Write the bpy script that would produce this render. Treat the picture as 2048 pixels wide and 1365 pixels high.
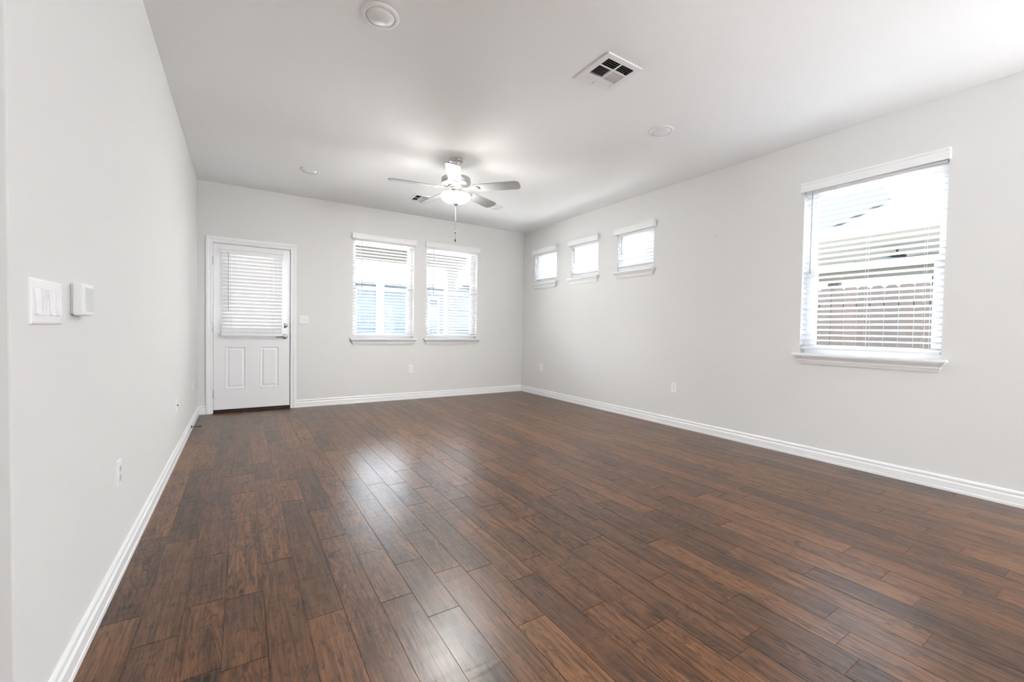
import bpy, bmesh, math, random
from mathutils import Vector, Matrix, Euler

for o in list(bpy.data.objects):
    bpy.data.objects.remove(o, do_unlink=True)
S = bpy.context.scene
C = S.collection
random.seed(11)
pi = math.pi

# ---------------------------------------------------------------- room dimensions
W, D, H = 4.568, 6.159, 2.743          # right wall x, back wall y, ceiling z
Y0 = 1.40                              # where the left wall starts
XL, YR = -3.6, -4.4                    # the open-plan room behind the camera
WT = 0.16                              # wall thickness

# ---------------------------------------------------------------- camera
F_PX, YAW, PITCH, ROLL = 849.4616, 0.56719, -0.025896, 0.017324
fw = Vector((math.sin(YAW)*math.cos(PITCH), math.cos(YAW)*math.cos(PITCH), math.sin(PITCH)))
rt = Vector((math.cos(YAW), -math.sin(YAW), 0.0))
up = rt.cross(fw)
rt, up = rt*math.cos(ROLL)+up*math.sin(ROLL), up*math.cos(ROLL)-rt*math.sin(ROLL)
cam = bpy.data.objects.new('camera', bpy.data.cameras.new('camera'))
C.objects.link(cam)
cam.matrix_world = Matrix(((rt.x, up.x, -fw.x, 0.4354), (rt.y, up.y, -fw.y, 0.0),
                           (rt.z, up.z, -fw.z, 1.0609), (0, 0, 0, 1)))
cam.data.sensor_width = 36.0
cam.data.lens = 36.0*F_PX/2048.0
cam.data.clip_start = 0.02
S.camera = cam

# ---------------------------------------------------------------- light and exposure
S.view_settings.view_transform = 'Standard'
S.view_settings.look = 'None'
S.view_settings.exposure = 0.82
S.view_settings.gamma = 1.0
S.view_settings.use_curve_mapping = False

SKY_STRENGTH = 4.3
SUN_ENERGY = 24.0
LEFT_FILL_POWER = 195.0
RIGHT_FILL_POWER = 120.0
FILL_CAN_POWER = 9.0
BOWL = 150.0
FAN_POWER = 0.7

world = bpy.data.worlds.new('sky')
S.world = world
world.use_nodes = True
wn = world.node_tree.nodes
wl = world.node_tree.links
wn.clear()
sky = wn.new('ShaderNodeTexSky')
sky.sky_type = 'NISHITA'
sky.sun_disc = False
sky.sun_elevation = math.radians(53)
sky.sun_rotation = math.radians(-14)
sky.air_density = 1.0
sky.dust_density = 2.5
sky.ozone_density = 1.0
bg = wn.new('ShaderNodeBackground')
bg.inputs['Strength'].default_value = SKY_STRENGTH
wo = wn.new('ShaderNodeOutputWorld')
hs = wn.new('ShaderNodeHueSaturation')            # a bright hazy sky
hs.inputs['Saturation'].default_value = 0.45
wl.new(sky.outputs[0], hs.inputs['Color'])
wl.new(hs.outputs[0], bg.inputs['Color'])
wl.new(bg.outputs[0], wo.inputs['Surface'])

sun = bpy.data.objects.new('sun', bpy.data.lights.new('sun', 'SUN'))
C.objects.link(sun)
sun.data.energy = SUN_ENERGY
sun.data.angle = math.radians(0.6)
sun.data.color = (1.0, 0.95, 0.88)
sun.rotation_euler = Vector((0.15, -0.58, -0.80)).to_track_quat('-Z', 'Y').to_euler()

def area(name, loc, direction, sx, sy, power, color=(1, 1, 1)):
    l = bpy.data.objects.new(name, bpy.data.lights.new(name, 'AREA'))
    C.objects.link(l)
    l.data.shape = 'RECTANGLE'
    l.data.size, l.data.size_y = sx, sy
    l.data.energy = power
    l.data.color = color
    l.location = loc
    l.rotation_euler = Vector(direction).to_track_quat('-Z', 'Z').to_euler()
    return l

# added fill lights standing in for daylight, at either side behind the camera
area('left_fill', (XL-0.06, 0.20, 1.45), (1, 0.35, 1.0), 1.9, 1.0, LEFT_FILL_POWER, (0.96, 0.98, 1.0))
area('right_fill', (W+0.06, -1.50, 1.45), (-1, 0.7, 0.25), 1.4, 1.0, RIGHT_FILL_POWER, (0.96, 0.98, 1.0))

# ---------------------------------------------------------------- materials
def lin(c):
    return tuple((v/255/12.92 if v/255 <= .04045 else ((v/255+.055)/1.055)**2.4) for v in c)

def mat(name, color, rough=0.5, metal=0.0, bump=0.0, bscale=200.0, spec=0.5, detail=2.0, var=0.0):
    m = bpy.data.materials.new(name)
    m.use_nodes = True
    n, l = m.node_tree.nodes, m.node_tree.links
    b = n['Principled BSDF']
    b.inputs['Base Color'].default_value = (*color, 1)
    b.inputs['Roughness'].default_value = rough
    b.inputs['Metallic'].default_value = metal
    b.inputs['Specular IOR Level'].default_value = spec
    tc = n.new('ShaderNodeTexCoord')
    nz = n.new('ShaderNodeTexNoise')
    nz.inputs['Scale'].default_value = bscale
    nz.inputs['Detail'].default_value = detail
    l.new(tc.outputs['Object'], nz.inputs['Vector'])
    if bump:
        bp = n.new('ShaderNodeBump')
        bp.inputs['Strength'].default_value = bump
        bp.inputs['Distance'].default_value = 0.002
        l.new(nz.outputs['Fac'], bp.inputs['Height'])
        l.new(bp.outputs['Normal'], b.inputs['Normal'])
    if var:
        mx = n.new('ShaderNodeMixRGB')
        mx.inputs['Color1'].default_value = (*[c*(1-var) for c in color], 1)
        mx.inputs['Color2'].default_value = (*[min(1, c*(1+var)) for c in color], 1)
        l.new(nz.outputs['Fac'], mx.inputs['Fac'])
        l.new(mx.outputs['Color'], b.inputs['Base Color'])
    return m

M = {}
M['wall'] = mat('wall_paint', (0.738, 0.737, 0.730), 0.85, bump=0.16, bscale=95, spec=0.2, detail=3)
M['ceiling'] = mat('ceiling_paint', (0.910, 0.918, 0.918), 0.9, bump=0.22, bscale=85, spec=0.15, detail=3)
M['trim'] = mat('trim_paint', (0.86, 0.865, 0.875), 0.35, bump=0.02, bscale=60)
M['door'] = mat('door_paint', (0.86, 0.865, 0.88), 0.4, bump=0.02, bscale=40)
M['vinyl'] = mat('vinyl', (0.86, 0.86, 0.86), 0.4, bump=0.01)
M['plastic'] = mat('white_plastic', (0.86, 0.86, 0.865), 0.32, bump=0.01)
M['rocker'] = mat('rocker_plastic', (0.88, 0.88, 0.89), 0.25, bump=0.01)
M['screen'] = mat('screen_plastic', (0.62, 0.64, 0.65), 0.2)
M['slot'] = mat('dark_slot', (0.02, 0.02, 0.02), 0.6)
M['nickel'] = mat('brushed_nickel', (0.62, 0.60, 0.58), 0.32, metal=1.0, bump=0.05, bscale=300)
M['chrome'] = mat('satin_chrome', (0.55, 0.55, 0.55), 0.18, metal=1.0)
M['hinge'] = mat('hinge_steel', (0.50, 0.50, 0.51), 0.35, metal=1.0)
M['bronze'] = mat('dark_bronze', (0.035, 0.022, 0.015), 0.45, metal=0.3)
M['blade'] = mat('fan_blade', (0.25, 0.247, 0.242), 0.45, bump=0.03, bscale=60)
M['duct'] = mat('duct_black', (0.006, 0.006, 0.006), 0.9)
M['lens'] = mat('frosted_lens', (0.84, 0.84, 0.83), 0.22)
M['wand'] = mat('clear_wand', (0.42, 0.43, 0.45), 0.2)
M['chain'] = mat('chain_metal', (0.11, 0.105, 0.10), 0.6)
M['cord'] = mat('blind_cord', (0.85, 0.85, 0.85), 0.7)
M['concrete'] = mat('concrete', (0.50, 0.49, 0.47), 0.9, bump=0.3, bscale=30, var=0.1)
M['grass'] = mat('lawn', (0.19, 0.19, 0.165), 0.95, bump=0.5, bscale=50, var=0.35)
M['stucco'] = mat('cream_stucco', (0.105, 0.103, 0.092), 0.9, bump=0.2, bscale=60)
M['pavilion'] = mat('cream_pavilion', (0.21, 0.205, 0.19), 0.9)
M['post'] = mat('grey_post', (0.095, 0.095, 0.092), 0.85, bump=0.2, bscale=60)
M['siding_blue'] = mat('blue_siding', (0.050, 0.064, 0.078), 0.7, var=0.06, bscale=3)
M['siding_pale'] = mat('pale_siding', (0.085, 0.108, 0.13), 0.7, var=0.04, bscale=3)
M['white_ext'] = mat('white_exterior', (0.60, 0.60, 0.60), 0.7, var=0.03, bscale=4)
M['shingle'] = mat('grey_shingle', (0.017, 0.022, 0.027), 0.9, bump=0.4, bscale=25, var=0.2)
M['ext_glass'] = mat('exterior_glazing', (0.03, 0.05, 0.08), 0.08)
M['black'] = mat('black_metal', (0.012, 0.013, 0.016), 0.4)

def slat_mat(name, trans):
    m = bpy.data.materials.new(name)
    m.use_nodes = True
    n, l = m.node_tree.nodes, m.node_tree.links
    n.clear()
    out = n.new('ShaderNodeOutputMaterial')
    p = n.new('ShaderNodeBsdfPrincipled')
    p.inputs['Base Color'].default_value = (0.86, 0.86, 0.87, 1)
    p.inputs['Roughness'].default_value = 0.35
    t = n.new('ShaderNodeBsdfTranslucent')
    t.inputs['Color'].default_value = (0.90, 0.90, 0.91, 1)
    mx = n.new('ShaderNodeMixShader')
    mx.inputs['Fac'].default_value = trans
    l.new(p.outputs[0], mx.inputs[1])
    l.new(t.outputs[0], mx.inputs[2])
    l.new(mx.outputs[0], out.inputs['Surface'])
    return m
M['slat'] = slat_mat('blind_slat', 0.34)
M['slat_shade'] = slat_mat('shaded_blind_slat', 0.03)
M['slat_dense'] = slat_mat('dense_blind_slat', 0.01)

def glass_mat():
    m = bpy.data.materials.new('window_glass')
    m.use_nodes = True
    n, l = m.node_tree.nodes, m.node_tree.links
    n.clear()
    out = n.new('ShaderNodeOutputMaterial')
    t = n.new('ShaderNodeBsdfTransparent')
    t.inputs['Color'].default_value = (0.95, 0.97, 0.97, 1)
    g = n.new('ShaderNodeBsdfGlossy')
    g.inputs['Roughness'].default_value = 0.02
    fr = n.new('ShaderNodeFresnel')
    fr.inputs['IOR'].default_value = 1.10
    mx = n.new('ShaderNodeMixShader')
    l.new(fr.outputs[0], mx.inputs['Fac'])
    l.new(t.outputs[0], mx.inputs[1])
    l.new(g.outputs[0], mx.inputs[2])
    l.new(mx.outputs[0], out.inputs['Surface'])
    return m
M['glass'] = glass_mat()

def bowl_mat(name, strength):
    m = bpy.data.materials.new(name)
    m.use_nodes = True
    n, l = m.node_tree.nodes, m.node_tree.links
    b = n['Principled BSDF']
    b.inputs['Base Color'].default_value = (0.9, 0.89, 0.86, 1)
    b.inputs['Roughness'].default_value = 0.25
    b.inputs['Emission Color'].default_value = (1.0, 0.985, 0.965, 1)
    b.inputs['Emission Strength'].default_value = strength
    return m
M['bowl'] = bowl_mat('lit_frosted_glass', BOWL)
M['bowl_rim'] = bowl_mat('frosted_glass_rim', 0.9)
M['diffuser'] = bowl_mat('lit_diffuser', 3.0)

def wood_mat():
    m = bpy.data.materials.new('hickory_plank')
    m.use_nodes = True
    n, l = m.node_tree.nodes, m.node_tree.links
    b = n['Principled BSDF']
    geo = n.new('ShaderNodeNewGeometry')
    tc = n.new('ShaderNodeTexCoord')
    rnd = geo.outputs['Random Per Island']
    def math_(op, a, bb=None, clamp=False):
        x = n.new('ShaderNodeMath'); x.operation = op; x.use_clamp = clamp
        for i, v in enumerate((a, bb)):
            if v is None: continue
            if isinstance(v, (int, float)): x.inputs[i].default_value = v
            else: l.new(v, x.inputs[i])
        return x.outputs[0]
    def hsh(k):
        return math_('FRACT', math_('MULTIPLY', math_('SINE', math_('MULTIPLY', rnd, 91.7*k+13.1)), 437.58))
    off = n.new('ShaderNodeCombineXYZ')
    l.new(math_('MULTIPLY', hsh(1.0), 40.0), off.inputs[0])
    l.new(math_('MULTIPLY', hsh(1.7), 60.0), off.inputs[1])
    l.new(math_('MULTIPLY', hsh(2.3), 30.0), off.inputs[2])
    add = n.new('ShaderNodeVectorMath'); add.operation = 'ADD'
    l.new(tc.outputs['Object'], add.inputs[0]); l.new(off.outputs[0], add.inputs[1])
    def scaled(sx, sy, sz=1.0):
        v = n.new('ShaderNodeVectorMath'); v.operation = 'MULTIPLY'
        v.inputs[1].default_value = (sx, sy, sz)
        l.new(add.outputs[0], v.inputs[0]); return v.outputs[0]
    def noise(vec, scale=1.0, detail=3.0, dist=0.0, rough=0.5):
        x = n.new('ShaderNodeTexNoise')
        x.inputs['Scale'].default_value = scale; x.inputs['Detail'].default_value = detail
        x.inputs['Distortion'].default_value = dist; x.inputs['Roughness'].default_value = rough
        l.new(vec, x.inputs['Vector']); return x.outputs['Fac']
    def ramp(fac, stops, interp='LINEAR'):
        r = n.new('ShaderNodeValToRGB'); r.color_ramp.interpolation = interp
        e = r.color_ramp.elements
        while len(e) < len(stops): e.new(0.5)
        for i, (p_, c_) in enumerate(stops):
            e[i].position = p_
            e[i].color = (c_, c_, c_, 1) if isinstance(c_, (int, float)) else (*c_, 1)
        l.new(fac, r.inputs['Fac']); return r.outputs['Color']
    def mix(kind, fac, a, bb):
        x = n.new('ShaderNodeMixRGB'); x.blend_type = kind
        for i, v in enumerate((fac, a, bb)):
            if isinstance(v, (int, float)): x.inputs[i].default_value = v if i == 0 else (v, v, v, 1)
            elif isinstance(v, tuple): x.inputs[i].default_value = (*v, 1)
            else: l.new(v, x.inputs[i])
        return x.outputs[0]
    # plank tones
    tone = ramp(hsh(3.1), [(0.0, (0.070, 0.037, 0.022)), (0.2, (0.094, 0.047, 0.026)), (0.45, (0.120, 0.057, 0.029)),
                           (0.7, (0.146, 0.067, 0.032)), (0.9, (0.170, 0.077, 0.035)), (1.0, (0.205, 0.099, 0.046))])
    # drifting heart / sap patches inside each plank
    patch = noise(scaled(7.0, 1.7), 1.0, 2.0, 0.8)
    col = mix('MIX', ramp(patch, [(0.40, 0.0), (0.75, 0.65)]), tone, (0.185, 0.082, 0.033))
    dark = noise(scaled(9.0, 2.6), 1.3, 3.0, 1.0)
    col = mix('MULTIPLY', ramp(dark, [(0.52, 0.0), (0.72, 0.62)]), col, (0.38, 0.40, 0.43))
    # contour figure (cathedral grain)
    fig = noise(scaled(12.0, 1.5), 1.0, 2.8, 1.1, 0.5)
    cont = math_('FRACT', math_('MULTIPLY', fig, 13.0))
    line = ramp(cont, [(0.0, 0.15), (0.50, 0.0), (0.86, 0.95), (0.95, 1.0), (1.0, 0.15)])
    amt = ramp(hsh(4.3), [(0.15, 0.40), (0.85, 1.0)])
    amt2 = mix('MULTIPLY', 1.0, line, amt)
    breakup = ramp(noise(scaled(40.0, 9.0), 1.0, 2.0), [(0.32, 0.45), (0.60, 1.0)])
    amt3 = mix('MULTIPLY', 1.0, amt2, breakup)
    col = mix('MULTIPLY', amt3, col, (0.17, 0.17, 0.18))
    # short dark flecks and the odd knot
    fleck = ramp(noise(scaled(85.0, 17.0), 1.0, 2.0, 0.6), [(0.58, 0.0), (0.68, 0.80)])
    col = mix('MULTIPLY', fleck, col, (0.34, 0.34, 0.36))
    knot = ramp(noise(scaled(13.0, 7.0), 1.0, 1.5, 0.6), [(0.715, 0.0), (0.76, 0.9)])
    col = mix('MULTIPLY', knot, col, (0.20, 0.19, 0.19))
    streak = noise(scaled(52.0, 2.6), 1.0, 3.0, 0.5, 0.55)
    col = mix('MULTIPLY', 1.0, col, ramp(streak, [(0.30, 0.60), (0.50, 1.0), (0.70, 1.22)]))
    # fine pores
    fib = noise(scaled(150.0, 6.0), 1.0, 3.0, 0.2, 0.6)
    col = mix('MULTIPLY', 1.0, col, ramp(fib, [(0.33, 0.62), (0.5, 1.0), (0.68, 1.22)]))
    l.new(col, b.inputs['Base Color'])
    # gloss
    rg = n.new('ShaderNodeMapRange')
    rg.inputs['To Min'].default_value = 0.28; rg.inputs['To Max'].default_value = 0.35
    l.new(noise(scaled(20.0, 5.0), 1.0, 2.0), rg.inputs['Value'])
    l.new(rg.outputs[0], b.inputs['Roughness'])
    b.inputs['IOR'].default_value = 1.5
    b.inputs['Specular IOR Level'].default_value = 0.44
    # hand-scraped surface
    scr = noise(scaled(5.0, 30.0), 1.0, 1.0, 0.3)
    hgt = math_('ADD', math_('MULTIPLY', fib, 0.18), math_('MULTIPLY', scr, 1.25))
    hgt = math_('SUBTRACT', hgt, math_('MULTIPLY', amt3, 0.10))
    bp = n.new('ShaderNodeBump'); bp.inputs['Strength'].default_value = 0.55; bp.inputs['Distance'].default_value = 0.0016
    l.new(hgt, bp.inputs['Height']); l.new(bp.outputs['Normal'], b.inputs['Normal'])
    return m
M['wood'] = wood_mat()

def picket_mat():
    m = bpy.data.materials.new('cedar_picket')
    m.use_nodes = True
    n, l = m.node_tree.nodes, m.node_tree.links
    b = n['Principled BSDF']
    geo = n.new('ShaderNodeNewGeometry'); tc = n.new('ShaderNodeTexCoord')
    r = n.new('ShaderNodeValToRGB')
    r.color_ramp.elements[0].color = (0.010, 0.0054, 0.0032, 1)
    r.color_ramp.elements[1].color = (0.021, 0.0112, 0.0066, 1)
    l.new(geo.outputs['Random Per Island'], r.inputs['Fac'])
    mp = n.new('ShaderNodeMapping'); mp.inputs['Scale'].default_value = (40, 40, 3)
    l.new(tc.outputs['Object'], mp.inputs['Vector'])
    nz = n.new('ShaderNodeTexNoise'); nz.inputs['Scale'].default_value = 1.0; nz.inputs['Detail'].default_value = 4
    l.new(mp.outputs[0], nz.inputs['Vector'])
    mx = n.new('ShaderNodeMixRGB'); mx.blend_type = 'MULTIPLY'; mx.inputs['Fac'].default_value = 0.6
    l.new(r.outputs[0], mx.inputs[1]); l.new(nz.outputs['Fac'], mx.inputs[2])
    l.new(mx.outputs[0], b.inputs['Base Color']); b.inputs['Roughness'].default_value = 0.85
    return m
M['picket'] = picket_mat()

# ---------------------------------------------------------------- mesh helpers
class MB:
    """collects shapes into one mesh; vertices are local to the thing's base"""
    def __init__(s): s.v = []; s.f = []; s.sm = []
    def add(s, vs, fs, smooth=False):
        k = len(s.v); s.v += [tuple(v) for v in vs]
        s.f += [tuple(i+k for i in f) for f in fs]; s.sm += [smooth]*len(fs)
        return s
    def box(s, x0, x1, y0, y1, z0, z1, bev=0.0, seg=1):
        if x0 > x1: x0, x1 = x1, x0
        if y0 > y1: y0, y1 = y1, y0
        if z0 > z1: z0, z1 = z1, z0
        if bev <= 0:
            vs = [(x, y, z) for z in (z0, z1) for y in (y0, y1) for x in (x0, x1)]
            fs = [(0, 2, 3, 1), (4, 5, 7, 6), (0, 1, 5, 4), (2, 6, 7, 3), (0, 4, 6, 2), (1, 3, 7, 5)]
            return s.add(vs, fs)
        bm = bmesh.new()
        bmesh.ops.create_cube(bm, size=1.0)
        for v in bm.verts:
            v.co = ((x0+x1)/2+v.co.x*(x1-x0), (y0+y1)/2+v.co.y*(y1-y0), (z0+z1)/2+v.co.z*(z1-z0))
        bmesh.ops.bevel(bm, geom=list(bm.edges), offset=bev, segments=seg, profile=0.5, affect='EDGES')
        return s.bm(bm)
    def bm(s, bm, smooth=False, mtx=None):
        bm.verts.index_update()
        vs = [(mtx @ v.co) if mtx else v.co.copy() for v in bm.verts]
        fs = [[v.index for v in f.verts] for f in bm.faces]
        bm.free()
        return s.add(vs, fs, smooth)
    def tube(s, pts, r, n=8, smooth=True, caps=True, r2=None):
        pts = [Vector(p) for p in pts]
        rings = []
        for i, p in enumerate(pts):
            d = (pts[min(i+1, len(pts)-1)]-pts[max(i-1, 0)]).normalized()
            a = d.orthogonal().normalized() if i == 0 else (prev - d*prev.dot(d)).normalized()
            prev = a
            b = d.cross(a)
            rr = r[i] if isinstance(r, (list, tuple)) else r
            rings.append([p+(a*math.cos(2*pi*k/n)+b*math.sin(2*pi*k/n))*rr for k in range(n)])
        vs = [v for rg in rings for v in rg]
        fs = []
        for i in range(len(rings)-1):
            for k in range(n):
                fs.append((i*n+k, i*n+(k+1) % n, (i+1)*n+(k+1) % n, (i+1)*n+k))
        s.add(vs, fs, smooth)
        if caps:
            s.add(rings[0], [tuple(reversed(range(n)))]); s.add(rings[-1], [tuple(range(n))])
        return s
    def lathe(s, prof, n=40, c=(0, 0, 0), axis='z', smooth=True):
        """prof: list of (radius, height)"""
        vs = []; fs = []
        for (r, h) in prof:
            for k in range(n):
                a = 2*pi*k/n
                q = (r*math.cos(a), r*math.sin(a), h)
                if axis == 'y': q = (q[0], q[2], q[1])
                vs.append((c[0]+q[0], c[1]+q[1], c[2]+q[2]))
        for i in range(len(prof)-1):
            for k in range(n):
                f = (i*n+k, i*n+(k+1) % n, (i+1)*n+(k+1) % n, (i+1)*n+k)
                fs.append(f if axis == 'z' else tuple(reversed(f)))
        return s.add(vs, fs, smooth)
    def prism(s, prof, a, b, axis='x'):
        """extrude a closed 2D profile from a to b along x (prof = (y,z)), y (prof = (x,z)) or z (prof = (x,y))"""
        n = len(prof)
        def pt(t, q):
            return (t, q[0], q[1]) if axis == 'x' else ((q[0], t, q[1]) if axis == 'y' else (q[0], q[1], t))
        vs = [pt(a, q) for q in prof]+[pt(b, q) for q in prof]
        fs = [(i, (i+1) % n, n+(i+1) % n, n+i) for i in range(n)]
        fs += [tuple(reversed(range(n))), tuple(range(n, 2*n))]
        return s.add(vs, fs)
    def loft(s, rings, cap=True, smooth=False):
        n = len(rings[0]); vs = [v for r in rings for v in r]; fs = []
        for i in range(len(rings)-1):
            for k in range(n):
                fs.append((i*n+k, i*n+(k+1) % n, (i+1)*n+(k+1) % n, (i+1)*n+k))
        s.add(vs, fs, smooth)
        if cap:
            s.add(rings[0], [tuple(reversed(range(n)))]); s.add(rings[-1], [tuple(range(n))])
        return s
    def slab(s, u0, u1, v0, v1, holes, y0, y1):
        """upright panel in x-z between depths y0 (front) and y1 with rectangular holes (u0,u1,v0,v1)"""
        us = sorted({u0, u1, *[h[0] for h in holes], *[h[1] for h in holes]})
        vs_ = sorted({v0, v1, *[h[2] for h in holes], *[h[3] for h in holes]})
        us = [u for u in us if u0 <= u <= u1]; vs_ = [v for v in vs_ if v0 <= v <= v1]
        solid = lambda i, j: (0 <= i < len(us)-1 and 0 <= j < len(vs_)-1 and not any(
            h[0] < (us[i]+us[i+1])/2 < h[1] and h[2] < (vs_[j]+vs_[j+1])/2 < h[3] for h in holes))
        for i in range(len(us)-1):
            for j in range(len(vs_)-1):
                if not solid(i, j): continue
                a, b, c, d = us[i], us[i+1], vs_[j], vs_[j+1]
                s.add([(a, y0, c), (b, y0, c), (b, y0, d), (a, y0, d)], [(0, 1, 2, 3)])
                s.add([(a, y1, c), (b, y1, c), (b, y1, d), (a, y1, d)], [(3, 2, 1, 0)])
                if not solid(i-1, j): s.add([(a, y0, c), (a, y1, c), (a, y1, d), (a, y0, d)], [(3, 2, 1, 0)])
                if not solid(i+1, j): s.add([(b, y0, c), (b, y1, c), (b, y1, d), (b, y0, d)], [(0, 1, 2, 3)])
                if not solid(i, j-1): s.add([(a, y0, c), (b, y0, c), (b, y1, c), (a, y1, c)], [(3, 2, 1, 0)])
                if not solid(i, j+1): s.add([(a, y0, d), (b, y0, d), (b, y1, d), (a, y1, d)], [(0, 1, 2, 3)])
        return s
    def xf(s, m):
        s.v = [tuple(m @ Vector(v)) for v in s.v]; return s
    def mesh(s, name, m, weld=True):
        me = bpy.data.meshes.new(name)
        me.from_pydata(s.v, [], s.f)
        me.polygons.foreach_set('use_smooth', s.sm)
        if weld:
            bm = bmesh.new(); bm.from_mesh(me)
            bmesh.ops.remove_doubles(bm, verts=bm.verts, dist=1e-5)
            bmesh.ops.recalc_face_normals(bm, faces=bm.faces)
            bm.to_mesh(me); bm.free()
        me.materials.append(m)
        me.update()
        return me
    def obj(s, name, m, parent=None, weld=True):
        o = bpy.data.objects.new(name, s.mesh(name, m, weld))
        C.objects.link(o)
        if parent is not None: o.parent = parent
        return o

def thing(name, label, cat, loc=(0, 0, 0), rz=0.0, group=None):
    o = bpy.data.objects.new(name, None)
    o.empty_display_size = 0.1
    C.objects.link(o)
    o.location = loc; o.rotation_euler = (0, 0, rz)
    o['label'] = label; o['category'] = cat
    if group: o['group'] = group
    return o

def struct(o, label=None):
    o['kind'] = 'structure'
    if label: o['label'] = label
    return o

def sroot(name, loc=(0, 0, 0), rz=0.0):
    o = bpy.data.objects.new(name, None); C.objects.link(o)
    o.location = loc; o.rotation_euler = (0, 0, rz); o['kind'] = 'structure'
    return o

RB, RR, RL = 0.0, -pi/2, pi/2          # local x runs along the wall, local +y goes into the wall
BACK = lambda u, z: (u, D, z)
RIGHT = lambda u, z: (W, u, z)
LEFT = lambda u, z: (0.0, u, z)

# ---------------------------------------------------------------- openings (centre u, half width, z0, z1)
WIN = {
    1: ('back', 2.170, 0.436, 0.905, 2.315),
    2: ('back', 3.232, 0.434, 0.905, 2.320),
    3: ('right', 1.340, 0.447, 0.900, 2.325),
    4: ('right', 5.520, 0.290, 1.835, 2.330),
    5: ('right', 4.603, 0.285, 1.835, 2.330),
    6: ('right', 3.676, 0.290, 1.835, 2.330),
}
DX0, DX1, DZ1 = 0.128, 0.985, 2.045    # rough door opening

# ---------------------------------------------------------------- shell
holes = [(a-h, a+h, z0, z1) for (w, a, h, z0, z1) in WIN.values() if w == 'back']+[(DX0, DX1, -1, DZ1)]
struct(MB().slab(-WT, W+WT, -0.05, H+0.02, holes, D, D+WT).obj('wall_back', M['wall']))
b = MB().slab(-D, 4.4, -0.05, H+0.02, [(-a-h, -a+h, z0, z1) for (w, a, h, z0, z1) in WIN.values() if w == 'right']+[(0.75, 2.25, 0.9, 2.0)], 0, WT)
o = b.obj('wall_right', M['wall']); o.location = (W, 0, 0); o.rotation_euler = (0, 0, RR); struct(o)
struct(MB().box(-0.125, 0, Y0, D, -0.05, H+0.02, 0.004, 2).obj('wall_left', M['wall']))
struct(MB().box(XL, -0.125, Y0, Y0+0.125, -0.05, H+0.02).box(-0.20, -0.085, Y0-0.38, Y0, -0.05, H+0.02).obj('wall_front', M['wall']))  # the short stub by the corner is added out of view to shade the end face
o = MB().slab(YR, Y0+0.125, -0.05, H+0.02, [(-0.80, 1.20, 0.9, 2.0)], 0, 0.12).obj('wall_side', M['wall'])
o.location = (XL, 0, 0); o.rotation_euler = (0, 0, RL); struct(o)
struct(MB().slab(XL-0.12, W+WT, -0.05, H+0.02, [], YR-0.12, YR).obj('wall_rear', M['wall']))

VENTS = [(2.442, 2.040, 0.150), (2.407, 5.307, 0.150)]
LAMPS = [(1.066, 2.364), (3.390, 2.372), (1.058, 5.082), (3.375, 5.083)]
# ceiling with the two duct openings cut out (built upright, then laid flat)
vh = 0.118
c = MB().slab(XL-0.12, W+WT, YR-0.9, D+WT, [(x-vh, x+vh, y-vh, y+vh) for x, y, r in VENTS], 0, 0.35)
c.v = [(x, z, H+y) for (x, y, z) in c.v]
struct(c.obj('ceiling', M['ceiling']))
struct(MB().box(W+WT+0.001, W+WT+0.66, YR-0.9, D+WT, 2.74, 2.86).obj('trim_2', M['stucco']), None)  # unseen eave, sized to keep direct sun off the right windows

# two added windows behind the camera; opaque white panels keep the sky out
for nm, loc, rz, a, b_ in (('window_7', (XL, 0.20, 0), RL, -1.0, 1.0), ('window_8', (W, -1.50, 0), RR, -0.75, 0.75)):
    r = sroot(nm, loc, rz)
    MB().slab(a+0.001, b_-0.001, 0.901, 1.999, [(a+0.04, b_-0.04, 0.94, 1.96)], 0.090, 0.118).obj('window_frame', M['vinyl'], r)
    MB().box(a+0.041, b_-0.041, 0.098, 0.102, 0.941, 1.959).obj('sky_block_panel', M['plastic'], r)

# floor: one mesh of hickory planks over a dark base
JOINTS = {0: [1.99, 2.68, 3.86], 1: [1.8, 2.59], 2: [2.36, 3.54, 4.77, 5.19], 3: [1.54, 1.94, 2.75, 3.15, 4.73], 4: [2.16],
          5: [1.66, 2.86, 3.27], 6: [2.26, 2.65, 4.09], 7: [1.62, 2.02, 3.22, 4.38, 4.87], 8: [1.45, 1.85, 3.06], 9: [2.1],
          10: [1.24, 1.64, 2.44, 2.83], 11: [3.08], 12: [1.18, 1.59, 2.39], 13: [0.99, 2.2, 2.59], 14: [0.75, 1.55, 1.96],
          15: [1.18, 2.81], 16: [0.53, 0.93, 1.73, 2.14], 17: [1.4], 18: [0.68, 1.89, 2.28], 19: [0.44, 1.15, 1.65],
          20: [0.86, 2.09], 21: [0.53, 1.33, 1.74], 22: [0.67, 1.88], 23: [0.85], 24: [0.37], 25: [0.69], 27: [0.55]}
fl = MB()
PW = 0.1263
g, bv = 0.0010, 0.0003
rr = random.Random(5)
def plank(x0, x1, y0, y1):
    e = g+bv
    z0 = rr.uniform(-0.0004, 0.0)
    t = [(x0+e, y0+e, z0), (x1-e, y0+e, z0), (x1-e, y1-e, z0), (x0+e, y1-e, z0)]
    k = [(x0+g, y0+g, -0.0018), (x1-g, y0+g, -0.0018), (x1-g, y1-g, -0.0018), (x0+g, y1-g, -0.0018)]
    fl.add(t+k, [(0, 1, 2, 3), (0, 4, 5, 1), (1, 5, 6, 2), (2, 6, 7, 3), (3, 7, 4, 0)])
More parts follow.
